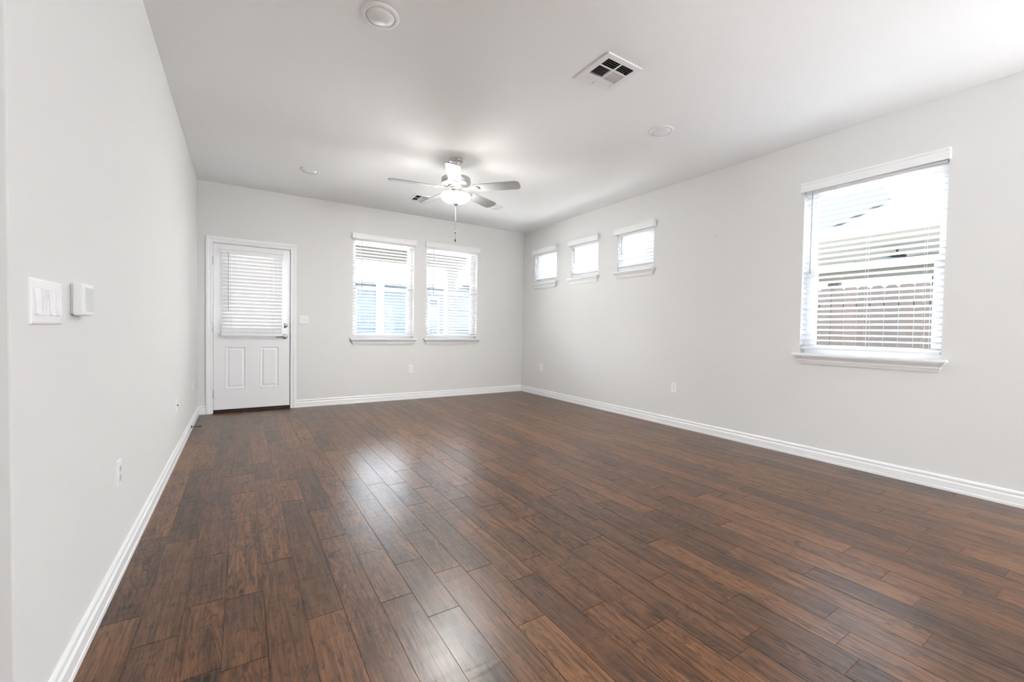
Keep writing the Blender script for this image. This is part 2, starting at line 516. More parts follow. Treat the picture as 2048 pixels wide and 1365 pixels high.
for r in range(-30, 37):
    x0 = 0.13+PW*(r-1); x1 = x0+PW
    if x0 > W-0.005: break
    x1 = min(x1, W)
    ymax = D+0.06 if x1 > -0.02 else Y0+0.02
    lens = (0.40, 0.80, 1.21, 0.80, 1.21)
    js = list(JOINTS.get(r, [])) if x1 > -0.02 else []
    if not js: js = [rr.uniform(0.2, 1.4)]
    ys = [js[0]]
    while ys[0] > YR: ys.insert(0, ys[0]-rr.choice(lens))
    for j in js[1:]:
        while j-ys[-1] > 1.35: ys.append(ys[-1]+rr.choice((0.40, 0.80)))
        if j-ys[-1] > 0.15: ys.append(j)
    while ys[-1] < ymax: ys.append(ys[-1]+rr.choice(lens))
    ys[0] = YR; ys = [y for y in ys if y < ymax]+[ymax]
    for a, bb in zip(ys, ys[1:]):
        if bb-a > 0.02: plank(x0, x1, a, bb)
fl.box(XL, W, YR, Y0+0.02, -0.06, -0.0019)
fl.box(-0.02, W, Y0+0.02, D+0.10, -0.06, -0.0019)
struct(fl.obj('floor', M['wood'], weld=False))

# baseboards
BP = [(0, 0), (-0.016, 0), (-0.016, 0.018), (-0.0135, 0.021), (-0.0135, 0.062), (-0.0105, 0.066), (-0.0075, 0.071),
      (-0.0085, 0.077), (-0.0105, 0.084), (-0.0095, 0.092), (-0.006, 0.098), (0, 0.100)]
def baseboard(name, a, b, loc, rz):
    o = MB().prism(BP, a, b, 'x').obj(name, M['trim']); o.location = loc; o.rotation_euler = (0, 0, rz)
    return struct(o)
CX0, CX1 = 0.078, 1.036                # door casing outer edges
baseboard('baseboard_back', CX1, W-0.0002, (0, D, 0), RB)
baseboard('baseboard_corner', 0.0002, CX0, (0, D, 0), RB)
baseboard('baseboard_right', -D, 4.2, (W, 0, 0), RR)
baseboard('baseboard_left', Y0+0.001, D, (0, 0, 0), RL)
baseboard('baseboard_front', XL, -0.201, (0, Y0, 0), RB)

# ---------------------------------------------------------------- windows
def sill(parent, hw, z, depth=0.068):
    m = MB()
    t = 0.018
    m.box(-hw-0.040, hw+0.040, -depth+0.012, -0.0005, z-t, z, 0.004, 2)
    m.box(-hw+0.0006, hw-0.0006, -0.006, 0.088, z-t, z)
    ap = [(-0.058, 0), (-0.054, 0.008), (-0.042, 0.018), (-0.030, 0.030), (-0.026, 0.037), (-0.026, 0.043), (-0.021, 0.052), (-0.015, 0.064), (-0.013, 0.071)]
    rings = []
    for (y, dz) in ap:
        hx = hw+0.030-(0.058+y)*0.75
        rings.append([(-hx, 0, z-t-dz), (-hx, y, z-t-dz), (hx, y, z-t-dz), (hx, 0, z-t-dz)])
    m.loft(rings)
    return m.obj('window_sill', M['trim'], parent)

def build_window(k):
    w, u, hw, z0, z1 = WIN[k]
    root = sroot('window_%d' % k, BACK(u, 0) if w == 'back' else RIGHT(u, 0), RB if w == 'back' else RR)
    f = 0.036
    hung = (z1-z0) > 0.8
    fr = MB().slab(-hw+0.0008, hw-0.0008, z0+0.0008, z1-0.0008, [(-hw+f, hw-f, z0+f, z1-f)], 0.088, 0.150)
    fr.obj('window_frame', M['vinyl'], root)
    def sash(name, a, b, y0, y1, rail):
        s_ = MB().slab(-hw+f+0.0005, hw-f-0.0005, a, b, [(-hw+f+rail, hw-f-rail, a+rail, b-rail)], y0, y1).obj(name, M['vinyl'], root)
        MB().box(-hw+f+rail-0.003, hw-f-rail+0.003, (y0+y1)/2-0.002, (y0+y1)/2+0.002, a+rail-0.003, b-rail+0.003).obj('pane', M['glass'], s_)
    if hung:
        zm = (z0+z1)/2+0.01
        sash('upper_sash', zm-0.018, z1-f-0.0005, 0.122, 0.142, 0.022)
        sash('lower_sash', z0+f+0.0005, zm+0.020, 0.094, 0.118, 0.040)
    else:
        sash('sash', z0+f+0.0005, z1-f-0.0005, 0.105, 0.130, 0.020)
    sill(root, hw, z0+0.004)
    return root
for k in WIN: build_window(k)

# ---------------------------------------------------------------- blinds
def build_blind(label, loc, rz, hw, zb, zt, tilt, val_hw, val_z0, val_z1, wand_x, wand_len, yc=0.030, group=None, ladders=2,
                pitch=0.0445, val_depth=0.050, cords=True, name='window_blind', brackets=False, dense=False):
    """zb/zt: bottom of the bottom rail and underside of the head rail; tilt: + = outer edge up"""
    root = thing(name, label, 'blind', loc, rz, group)
    m = MB()
    # valance: flat face with a moulded top edge and short returns to the wall
    vd = val_depth
    prof = [(-vd, val_z0), (-vd, val_z1-0.022), (-vd-0.003, val_z1-0.018), (-vd-0.003, val_z1-0.012), (-vd+0.002, val_z1-0.004), (-vd+0.005, val_z1),
            (-vd+0.011, val_z1), (-vd+0.011, val_z0)]
    m.prism(prof, -val_hw, val_hw, 'x')
    for sx in (-1, 1):
        m.box(sx*val_hw, sx*(val_hw-0.010), -vd+0.011, -0.0012, val_z0, val_z1)
    m.obj('valance', M['plastic'], root)
    MB().box(-hw, hw, yc-0.024, yc+0.028, zt, zt+0.038, 0.002).obj('head_rail', M['plastic'], root)
    MB().box(-hw, hw, yc-0.0255, yc+0.0255, zb, zb+0.016, 0.004, 2).obj('bottom_rail', M['plastic'], root)
    sl = MB()
    n = int(round((zt-0.012-(zb+0.034))/pitch))
    pp = (zt-0.012-(zb+0.034))/n
    rs = random.Random(int(abs(loc[0])*100+abs(loc[1])*77))
    w2, th, cr = 0.0252, 0.0013, 0.0016
    for i in range(n+1):
        z = zb+0.034+pp*i
        a = math.radians(tilt+rs.uniform(-1.2, 1.2))
        ca, sa = math.cos(a), math.sin(a)
        pr = []
        for t in (-1, -0.6, 0, 0.6, 1):
            pr.append((t*w2, cr*(1-t*t)+th*(1 if abs(t) < 1 else 0.4)))
        for t in (1, 0.6, 0, -0.6, -1):
            pr.append((t*w2, cr*(1-t*t)-th*(1 if abs(t) < 1 else 0.4)))
        pr = [(yc+q[0]*ca-q[1]*sa, z+q[0]*sa+q[1]*ca) for q in pr]
        sl.prism(pr, -hw, hw, 'x')
    sl.obj('slats', M['slat_dense' if dense else ('slat_shade' if zt-zb < 0.6 else 'slat')], root)
    xs = [(-hw+0.10), (hw-0.10)] if ladders == 2 else [-hw+0.10, 0, hw-0.10]
    for x in xs:
        cd = MB()
        for y in (yc-0.0272, yc+0.0272):
            cd.tube([(x, y, zb+0.012), (x, y, zt+0.01)], 0.0007, 5)
        for i in range(n+1):
            z = zb+0.034+pp*i-0.002; ta = math.tan(math.radians(tilt))*0.0272
            cd.tube([(x, yc-0.0272, z-ta), (x, yc+0.0272, z+ta)], 0.0004, 4)
        cd.obj('ladder_cord', M['cord'], root)
    wd = MB()
    wy = yc-0.036
    wd.tube([(wand_x, yc-0.022, zt+0.012), (wand_x, wy, zt+0.008), (wand_x, wy, zt-0.006)], 0.0018, 6)
    wd.tube([(wand_x, wy, zt-0.004), (wand_x, wy, zt-wand_len)], [0.0042, 0.0042], 6, smooth=False)
    wd.tube([(wand_x, wy, zt-wand_len), (wand_x, wy, zt-wand_len-0.03)], [0.0055, 0.0048], 6, smooth=False)
    wd.obj('tilt_wand', M['wand'], root)
    if brackets:
        for sx in (-1, 1):
            MB().box(sx*hw, sx*(hw+0.006), -0.0005, yc-0.010, zb-0.004, zb+0.020).obj('hold_down_bracket', M['plastic'], root)
    return root

def win_blind(k, label, tilt, val, wand_x, wand_len, ladders=2, group=None, zb=None, yc=0.030):
    w, u, hw, z0, z1 = WIN[k]
    loc, rz = (BACK(u, 0), RB) if w == 'back' else (RIGHT(u, 0), RR)
    return build_blind(label, loc, rz, hw-0.006, (zb or z0+0.040), z1-0.045, tilt, val[0], val[1], val[2], wand_x, wand_len, yc, group, ladders)
win_blind(1, 'white slat blind in the window nearer the door, slats nearly flat', -8, (0.454, 2.287, 2.362), -0.315, 0.62, group='white window blinds')
win_blind(2, 'white slat blind in the window nearest the back corner, slats half closed', -25, (0.458, 2.295, 2.371), -0.320, 0.66, group='white window blinds')
win_blind(3, 'large white slat blind on the right wall with fence showing through', -15, (0.459, 2.290, 2.370), -0.385, 0.66, ladders=3, group='white window blinds')
win_blind(4, 'small white blind in the high window closest to the corner', -42, (0.318, 2.312, 2.398), -0.215, 0.20, group='white window blinds', zb=1.858)
win_blind(5, 'small white blind in the middle one of three high windows', -42, (0.316, 2.312, 2.398), -0.215, 0.20, group='white window blinds', zb=1.858)
win_blind(6, 'small white blind in the high window farthest from the corner', -42, (0.318, 2.312, 2.398), -0.215, 0.20, group='white window blinds', zb=1.858)

# ---------------------------------------------------------------- entry door
door = sroot('door_1', (0, D, 0), RB)
SX0, SX1, SZ0, SZ1 = 0.152, 0.962, 0.040, 2.031
FY, BY = 0.012, 0.056
lite = (0.262, 0.852, 0.980, 1.920)
pans = [(0.268, 0.486, 0.284, 0.806), (0.628, 0.846, 0.284, 0.806)]
ds = MB().slab(SX0, SX1, SZ0, SZ1, [lite]+pans, FY, BY)
for (a, b_, c_, d_) in pans:
    steps = [(0, 0), (0.006, -0.003), (0.012, 0.000), (0.022, 0.008), (0.030, 0.008), (0.046, 0.001), (0.052, 0.001)]
    rings = [[(a+i, FY+y, c_+i), (b_-i, FY+y, c_+i), (b_-i, FY+y, d_-i), (a+i, FY+y, d_-i)] for i, y in steps]
    ds.loft(rings, cap=False); ds.add(rings[-1], [(0, 1, 2, 3)])
    ds.add([(a, BY, c_), (b_, BY, c_), (b_, BY, d_), (a, BY, d_)], [(3, 2, 1, 0)])
slab = ds.obj('door_panel', M['door'], door)
MB().slab(lite[0]-0.022, lite[1]+0.022, lite[2]-0.022, lite[3]+0.022, [(lite[0]+0.012, lite[1]-0.012, lite[2]+0.012, lite[3]-0.012)], FY-0.010, FY-0.0004).obj('lite_frame', M['door'], slab)
MB().box(lite[0]+0.0005, lite[1]-0.0005, 0.032, 0.036, lite[2]+0.0005, lite[3]-0.0005).obj('pane', M['glass'], slab)
ws = MB()
ws.box(SX1+0.0004, SX1+0.0036, 0.022, 0.050, SZ0, SZ1); ws.box(SX0, SX1, 0.020, 0.050, SZ1+0.0004, SZ1+0.0036)
ws.box(SX1-0.002, SX1+0.0036, 0.050, 0.054, SZ1-0.02, SZ1+0.0036)
ws.obj('gap_shade_strip', M['bronze'], door)  # dark bars added in the door gap to stand for its shade
# jamb and stop
jm = MB()
jm.box(DX0+0.0005, SX0-0.003, 0.0006, WT, 0, SZ1+0.004); jm.box(SX1+0.004, DX1-0.0005, 0.0006, WT, 0, SZ1+0.004)
jm.box(DX0+0.0005, DX1-0.0005, 0.0006, WT, SZ1+0.004, DZ1-0.0005)
jm.box(SX0-0.003, SX0+0.010, BY+0.002, BY+0.014, 0, SZ1+0.004); jm.box(SX1-0.010, SX1+0.004, BY+0.002, BY+0.014, 0, SZ1+0.004)
jm.obj('jamb', M['trim'], door)
th = MB()
th.box(SX0-0.003, SX1+0.004, -0.010, WT+0.03, 0.0, 0.012, 0.003)
th.box(SX0-0.002, SX1+0.003, 0.020, 0.060, 0.012, 0.038)
th.obj('threshold', M['bronze'], door)
for z in (1.823, 1.032, 0.229):
    h = MB()
    h.tube([(0.146, -0.004, z-0.048), (0.146, -0.004, z+0.048)], 0.0065, 10)
    h.tube([(0.146, -0.004, z+0.048), (0.146, -0.004, z+0.053)], 0.005, 8)
    h.box(0.132, 0.146, -0.001, 0.0004, z-0.045, z+0.045); h.box(0.1515, 0.1525, 0.004, 0.030, z-0.045, z+0.045)
    h.obj('hinge', M['hinge'], door)
db = MB()
db.lathe([(0.0, -0.028), (0.020, -0.027), (0.026, -0.022), (0.0325, -0.010), (0.034, 0.0)], 28, (0.903, FY-0.0005, 1.066), 'y')
db.box(0.888, 0.918, FY-0.040, FY-0.026, 1.061, 1.073, 0.003, 2)
db.obj('deadbolt', M['chrome'], slab)
lv = MB()
lv.lathe([(0.0, -0.016), (0.022, -0.015), (0.030, -0.010), (0.034, -0.004), (0.035, 0.0)], 28, (0.901, FY-0.0005, 0.926), 'y')
lv.lathe([(0.0115, -0.052), (0.0105, -0.016)], 16, (0.901, FY, 0.926), 'y')
lv.tube([(0.903, FY-0.050, 0.926), (0.880, FY-0.054, 0.927), (0.845, FY-0.056, 0.924), (0.810, FY-0.055, 0.919), (0.793, FY-0.050, 0.916)],
        [0.0115, 0.0105, 0.0085, 0.0070, 0.0055], 12)
lv.obj('lever_handle', M['chrome'], slab)
for z in (1.066, 0.926):
    MB().box(SX1+0.0005, SX1+0.0035, -0.0006, 0.030, z-0.028, z+0.028).obj('strike_plate', M['bronze'], door)

# casing
cs = MB()
def casing_side(x_in, x_out, z1):
    s_ = 1 if x_out > x_in else -1
    prof = [(x_in, 0), (x_in, -0.009), (x_in+s_*0.006, -0.012), (x_in+s_*0.030, -0.012), (x_in+s_*0.036, -0.0155), (x_in+s_*0.046, -0.018),
            (x_out-s_*0.004, -0.018), (x_out, -0.014), (x_out, 0)]
    return prof
xi0, xi1, zi = 0.146, 0.968, 2.041
wl_, wr_ = xi0-CX0, CX1-xi1
for side in ('L', 'R'):
    xi, xo = (xi0, CX0) if side == 'L' else (xi1, CX1)
    prof = casing_side(xi, xo, 0)
    lo = [(x, y, 0.0) for x, y in prof]
    hi = [(x, y, zi+abs(x-xi)) for x, y in prof]
    cs.loft([lo, hi])
prof = casing_side(0.0, 0.068, 0)
cs.loft([[(xi0-dx, y, zi+dx) for dx, y in prof], [(xi1+dx, y, zi+dx) for dx, y in prof]])
o = cs.obj('trim_1', M['trim']); o.location = (0, D, 0); struct(o)

# blind hung on the door
build_blind('white blind hung on the glazed entry door, slats tilted shut', (0.553, D, 0), RB, 0.316, 0.932, 1.925, -76,
            0.322, 1.915, 1.975, -0.250, 0.66, yc=-0.034, pitch=0.0437, val_depth=0.064, name='door_blind', brackets=True, dense=True)

# ---------------------------------------------------------------- wall plates
def plate(name, label, cat, loc, rz, hw, hh, group=None):
    root = thing(name, label, cat, loc, rz, group)
    r = [(0, 0.0), (0.0005, -0.003), (0.003, -0.0055), (0.006, -0.0062)]
    rings = [[(-hw+i, y, -hh+i), (hw-i, y, -hh+i), (hw-i, y, hh-i), (-hw+i, y, hh-i)] for i, y in r]
    MB().loft(rings).obj('wall_plate', M['plastic'], root)
    return root
def rocker(root, x, on):
    m = MB()
    MB().slab(x-0.0172, x+0.0172, -0.0338, 0.0338, [(x-0.0165, x+0.0165, -0.033, 0.033)], -0.0068, -0.0055).obj('rocker_bezel', M['plastic'], root)
    d0, d1 = (-0.0115, -0.0066) if on else (-0.0066, -0.0115)       # depth at the top and at the bottom edge
    vs = [(x-0.0163, -0.005, -0.0328), (x+0.0163, -0.005, -0.0328), (x+0.0163, -0.005, 0.0328), (x-0.0163, -0.005, 0.0328),
          (x-0.0163, d1, -0.0328), (x+0.0163, d1, -0.0328), (x+0.0163, -0.0080, 0), (x-0.0163, -0.0080, 0), (x-0.0163, d0, 0.0328), (x+0.0163, d0, 0.0328)]
    m.add(vs, [(4, 5, 6, 7), (7, 6, 9, 8), (0, 1, 5, 4), (3, 8, 9, 2), (0, 4, 7, 8, 3), (1, 2, 9, 6, 5), (0, 3, 2, 1)])
    m.obj('rocker', M['rocker'], root)
t = plate('light_switch', 'wide white four-rocker light switch on the left wall, beside the thermostat', 'light switch', LEFT(1.600, 1.112), RL, 0.1055, 0.058, 'rocker light switches')
for i, on in enumerate((False, True, False, False)): rocker(t, -0.0697+0.0465*i, on)
t = plate('light_switch', 'small white two-rocker light switch right of the door frame', 'light switch', BACK(1.121, 1.148), RB, 0.0585, 0.058, 'rocker light switches')
for i, on in enumerate((False, False)): rocker(t, -0.0233+0.0465*i, on)

def outlet(label, loc, rz):
    t = plate('power_outlet', label, 'outlet', loc, rz, 0.035, 0.0575, 'white power outlets')
    for z in (0.0195, -0.0195):
        m = MB()
        prof = [(0.0168*math.copysign(min(1, abs(math.cos(a))*1.15), math.cos(a)), z+0.0142*math.copysign(min(1, abs(math.sin(a))*1.1), math.sin(a))) for a in [2*pi*k/24 for k in range(24)]]
        m.loft([[(x, -0.0060, zz) for x, zz in prof], [(x*0.985, -0.0082, z+(zz-z)*0.985) for x, zz in prof]])
        r = m.obj('receptacle', M['rocker'], t)
        q = MB()
        q.box(-0.0078, -0.0058, -0.00845, -0.0080, z-0.001, z+0.0075); q.box(0.0052, 0.0072, -0.00845, -0.0080, z-0.001, z+0.0075)
        q.lathe([(0.0024, -0.0084), (0.0024, -0.0080)], 10, (0, 0, z-0.0072), 'y')
        q.obj('slots', M['slot'], r)
    s = MB().lathe([(0.0, -0.0078), (0.0025, -0.0074), (0.0032, -0.0062)], 12, (0, 0, 0), 'y'); s.obj('screw', M['hinge'], t)
    return t
outlet('white power outlet on the back wall below the two windows', BACK(2.567, 0.455), RB)
outlet('white power outlet on the right wall close to the far corner', RIGHT(5.588, 0.452), RR)
outlet('white power outlet on the right wall, midway between corner and large window', RIGHT(3.054, 0.440), RR)
outlet('white power outlet low on the left wall, nearest the camera', LEFT(2.364, 0.432), RL)
t = plate('cable_outlet', 'white cable plate with a dark jack on the left wall', 'outlet', LEFT(4.226, 0.409), RL, 0.035, 0.0575)
MB().lathe([(0.0, -0.0135), (0.0042, -0.0135), (0.0050, -0.0125), (0.0050, -0.0062)], 12, (0, 0, 0.012), 'y').obj('coaxial_jack', M['bronze'], t)
for z in (0.048, -0.048): MB().lathe([(0.0, -0.0078), (0.0025, -0.0074), (0.0032, -0.0060)], 12, (0, 0, z), 'y').obj('screw', M['plastic'], t)
t = plate('blank_plate', 'white blank cover plate on the left wall, nearest the door', 'wall plate', LEFT(5.613, 0.420), RL, 0.035, 0.0575)
for z in (0.030, -0.030): MB().lathe([(0.0, -0.0074), (0.0025, -0.0070), (0.0032, -0.0060)], 12, (0, 0, z), 'y').obj('screw', M['plastic'], t)

# thermostat
t = thing('thermostat', 'white boxy thermostat on the left wall beside the wide switch', 'thermostat', LEFT(1.846, 1.132), RL)
MB().box(-0.052, 0.052, -0.0045, 0, -0.0475, 0.0475, 0.002).obj('base_plate', M['screen'], t)
MB().box(-0.054, 0.054, -0.030, -0.0040, -0.050, 0.050, 0.006, 3).obj('housing', M['plastic'], t)
MB().box(-0.040, 0.040, -0.0312, -0.0298, -0.037, 0.037, 0.0006).obj('screen', M['screen'], t)
MB().slab(-0.043, 0.043, -0.040, 0.040, [(-0.040, 0.040, -0.037, 0.037)], -0.0322, -0.0299).obj('bezel', M['plastic'], t)

HOLES = [(3.628, 1.483), (4.267, 1.484), (3.611, 1.219), (4.261, 1.22)]
# wall anchor left in the right wall, spring door stop on the left baseboard
t = MB(); t.lathe([(0.0, -0.0035), (0.0035, -0.003), (0.006, -0.0006)], 12, (0, 0, 0), 'y')
o = t.obj('wall_anchor', M['hinge']); o.location = RIGHT(2.596, 2.069); o.rotation_euler = (0, 0, RR)
o['label'] = 'small grey screw anchor in the right wall above mid height'; o['category'] = 'anchor'

for (y, z) in HOLES:
    t = MB(); t.lathe([(0.0, -0.0012), (0.0035, -0.0012), (0.0045, -0.0004)], 10, (0, 0, 0), 'y')
    o = t.obj('screw_hole', M['hinge']); o.location = LEFT(y, z); o.rotation_euler = (0, 0, RL)
    o['label'] = 'tiny grey screw hole, one of four marks in the left wall'; o['category'] = 'screw hole'; o['group'] = 'screw holes in the left wall'

t = thing('door_stop', 'dark bronze door stop on the left baseboard near the door', 'door stop', (0.0135, 5.235, 0.046), 0)
MB().lathe([(0.013, 0.0), (0.012, 0.004), (0.007, 0.007), (0.0, 0.007)], 16).xf(Matrix.Rotation(pi/2, 4, 'Y')).obj('base_cup', M['bronze'], t)
sp = MB()
pts = [(0.006+0.062*k/96, 0.0042*math.cos(2*pi*k/8), 0.0042*math.sin(2*pi*k/8)-0.00003*k) for k in range(97)]
sp.tube(pts, 0.0013, 5); sp.obj('spring', M['bronze'], t)
MB().tube([(0.066, 0, -0.003), (0.072, 0, -0.003), (0.082, 0, -0.0035)], [0.0055, 0.0065, 0.0055], 12).obj('tip', M['bronze'], t)

# ---------------------------------------------------------------- ceiling fixtures
lamp_labels = ['round recessed ceiling light at the top edge, nearest the camera', 'round recessed ceiling light right of the near air vent',
               'round recessed ceiling light left of the fan, above the door side', 'round recessed ceiling light half hidden behind a fan blade']
for (x, y), lab in zip(LAMPS, lamp_labels):
    t = thing('recessed_light', lab, 'ceiling light', (x, y, H), 0, 'round recessed ceiling lights')
    MB().lathe([(0.098, -0.0002), (0.0985, -0.004), (0.096, -0.008), (0.088, -0.0105), (0.078, -0.011), (0.074, -0.008), (0.073, -0.0012)], 48).obj('trim_ring', M['plastic'], t)
    MB().lathe([(0.0735, -0.006), (0.070, -0.012), (0.060, -0.019), (0.044, -0.025), (0.024, -0.0285), (0.0008, -0.0295)], 48).obj('lens', M['lens'], t)
# added ceiling lights behind the camera, made up to fill the near room
for i, (x, y) in enumerate([(-2.2, -2.6), (0.4, -2.6), (3.2, -2.6), (-2.2, -0.4)]):
    t = thing('fill_ceiling_light', 'added round ceiling light behind the camera, for fill', 'ceiling light', (x, y, H), 0, 'added fill lights behind the camera')
    MB().lathe([(0.150, -0.0002), (0.152, -0.012), (0.140, -0.018), (0.130, -0.012)], 40).obj('trim_ring', M['plastic'], t)
    MB().lathe([(0.130, -0.012), (0.120, -0.030), (0.080, -0.045), (0.001, -0.052)], 40).obj('diffuser', M['diffuser'], t)
    l = bpy.data.objects.new('flush_light_bulb', bpy.data.lights.new('flush_light_bulb', 'POINT')); C.objects.link(l)
    l.data.energy = FILL_CAN_POWER; l.data.shadow_soft_size = 0.12; l.data.color = (1.0, 0.96, 0.90)
    l.location = (0, 0, -0.20); l.parent = t

def vent(label, x, y, hs, rz=0.0):
    t = thing('air_vent', label, 'vent', (x, y, H), rz, 'square ceiling air vents')
    q = 0.112
    b1 = -0.040; b2 = 0.068            # near, middle and far louvre bands in y
    cells = [(-q, -0.006, -q, b1-0.006), (0.006, q, -q, b1-0.006), (-q, -0.006, b1+0.006, b2-0.006), (0.006, q, b1+0.006, b2-0.006), (-q, q, b2+0.006, q)]
    f = MB().slab(-hs, hs, -hs, hs, cells, 0, 0.0015)
    f.v = [(a, c_, -0.009+b_) for (a, b_, c_) in f.v]
    rim = [[(-hs+i, -hs+i, z), (hs-i, -hs+i, z), (hs-i, hs-i, z), (-hs+i, hs-i, z)] for i, z in ((0, -0.0003), (0, -0.003), (0.004, -0.009))]
    f.loft(rim, cap=False)
    f.obj('face_plate', M['plastic'], t)
    lo = MB()
    def louvre(cx0, cx1, cy0, cy1, along, sgn, n):
        for i in range(n):
            if along == 'x':
                c0 = cy0+(cy1-cy0)*(i+0.5)/n
                w = 0.0098*sgn
                lo.loft([[(a, c0-w, -0.0085), (a, c0-w+0.0009, -0.0085), (a, c0+w+0.0009, 0.009), (a, c0+w, 0.009)] for a in (cx0, cx1)])
            else:
                c0 = cx0+(cx1-cx0)*(i+0.5)/n
                w = 0.0098*sgn
                lo.loft([[(c0-w, a, -0.0085), (c0-w+0.0009, a, -0.0085), (c0+w+0.0009, a, 0.009), (c0+w, a, 0.009)] for a in (cy0, cy1)])
    for (a, b_, c_, d_) in cells[:2]: louvre(a, b_, c_, d_, 'x', 1, 4)
    louvre(*cells[2], 'y', 1, 8); louvre(*cells[3], 'y', -1, 8)
    louvre(*cells[4], 'x', -1, 4)
    lo.obj('louvres', M['plastic'], t)
    dk = MB(); e = 0.1175
    dk.box(-e, e, -e, e, 0.118, 0.120)
    for s_ in (-1, 1):
        dk.box(s_*e, s_*(e-0.002), -e, e, 0.0, 0.118); dk.box(-e, e, s_*e, s_*(e-0.002), 0.0, 0.118)
    dk.obj('duct', M['duct'], t)
    lv_ = MB().tube([(-0.02, 0.118, -0.008), (-0.02, 0.118, -0.014), (-0.02, 0.135, -0.016)], 0.0016, 6); lv_.obj('damper_lever', M['hinge'], t)
    return t
vent('square white ceiling air vent nearest the camera, with dark louvres', *VENTS[0])
vent('square ceiling air vent beyond the fan, partly behind its blade', *VENTS[1], rz=-pi/2)

# ---------------------------------------------------------------- ceiling fan
FX, FYc = 2.240, 3.925
fan = thing('ceiling_fan', 'brushed nickel ceiling fan with five grey blades and lit frosted bowl', 'ceiling fan', (FX, FYc, H))
MB().lathe([(0.066, -0.0004), (0.068, -0.004), (0.068, -0.013), (0.064, -0.017), (0.046, -0.020), (0.042, -0.024), (0.038, -0.050), (0.030, -0.060), (0.016, -0.064)], 40).obj('canopy', M['nickel'], fan)
MB().lathe([(0.0145, -0.060), (0.0145, -0.150)], 20).obj('down_rod', M['nickel'], fan)
mt = MB().lathe([(0.016, -0.126), (0.036, -0.132), (0.046, -0.150), (0.080, -0.172), (0.136, -0.179), (0.145, -0.182), (0.147, -0.187), (0.147, -0.223), (0.145, -0.228),
                 (0.136, -0.236), (0.112, -0.246), (0.084, -0.250), (0.076, -0.262), (0.075, -0.272), (0.0, -0.272)], 56).obj('motor_housing', M['nickel'], fan)
lk = MB().lathe([(0.064, -0.272), (0.066, -0.280), (0.060, -0.290), (0.052, -0.296), (0.058, -0.300), (0.062, -0.325), (0.074, -0.338), (0.074, -0.345), (0.0, -0.345)], 48).obj('light_kit', M['nickel'], fan)
bw = MB()
pr = []
for i in range(15):
    t_ = i/14
    pr.append((0.147*(1-t_**2.3)+0.012*t_ if i < 14 else 0.008, -0.358-0.076*t_**1.12))
inner = [(max(0.004, r-0.004), z+0.004) for r, z in reversed(pr)]
bw.lathe([(0.140, -0.349), (0.146, -0.348), (0.149, -0.351), (0.149, -0.356)]+pr+inner+[(0.140, -0.349)], 48)
bowl = bw.obj('glass_bowl', M['bowl'], lk)
bowl.data.materials.append(M['bowl_rim'])
for f in bowl.data.polygons:                      # only the outside of the bowl is the lit frosted face
    c0 = f.center; r_ = math.hypot(c0.x, c0.y)
    if f.normal.dot(Vector((c0.x, c0.y, (c0.z+0.358)*1.6))) < 0 or c0.z > -0.3585: f.material_index = 1
MB().lathe([(0.008, -0.344), (0.008, -0.428), (0.034, -0.430), (0.034, -0.435), (0.022, -0.443), (0.011, -0.448), (0.006, -0.454), (0.0, -0.457)], 24).obj('finial', M['nickel'], lk)
BZ = -0.283
def blade_parts(idx):
    ang = math.radians(26.4+72*idx)
    R = Matrix.Rotation(ang, 4, 'Z')
    T = Matrix.Translation((0, 0, BZ)) @ Matrix.Rotation(math.radians(-12), 4, 'X')
    # outline in local x (outwards), y
    r0, r1 = 0.175, 0.655
    prof = []
    def half(x):
        t = (x-r0)/(r1-r0)
        return 0.055+0.014*math.sin(min(1, t*1.1)*pi/2)
    up_ = [(r0, 0.030), (r0+0.012, 0.046)]
    for k in range(8):
        x = r0+0.03+(r1-0.05-r0-0.03)*k/7
        up_.append((x, half(x)))
    e = half(r1)
    for k in range(1, 6):
        a = (pi/2)*k/6
        up_.append((r1-0.045+0.045*math.sin(a), e-0.045+0.045*math.cos(a)))
    up_.append((r1, e-0.045))
    outline = up_+[(x, -y) for x, y in reversed(up_)]
    m = MB().loft([[(x, y, -0.003) for x, y in outline], [(x, y, 0.003) for x, y in outline]])
    m.xf(R @ T).obj('blade', M['blade'], fan)
    ir = MB()
    # blade iron: an arm from the motor that widens into a rounded plate under the blade
    prf = [(0.070, 0.014, 0.004), (0.100, 0.012, -0.002), (0.140, 0.012, -0.004), (0.165, 0.022, -0.0045), (0.190, 0.036, -0.0045), (0.215, 0.040, -0.0045), (0.235, 0.030, -0.0045), (0.250, 0.012, -0.0045)]
    rings = [[(x, -w, z-0.004), (x, w, z-0.004), (x, w, z), (x, -w, z)] for x, w, z in prf]
    ir.loft(rings)
    for (sx, sy) in ((0.195, 0.022), (0.195, -0.022), (0.228, 0.0)):
        ir.lathe([(0.0, -0.0115), (0.004, -0.0110), (0.005, -0.0085)], 10, (sx, sy, 0))
    ir.xf(R @ T).obj('blade_iron', M['nickel'], fan)
for k in range(5): blade_parts(k)
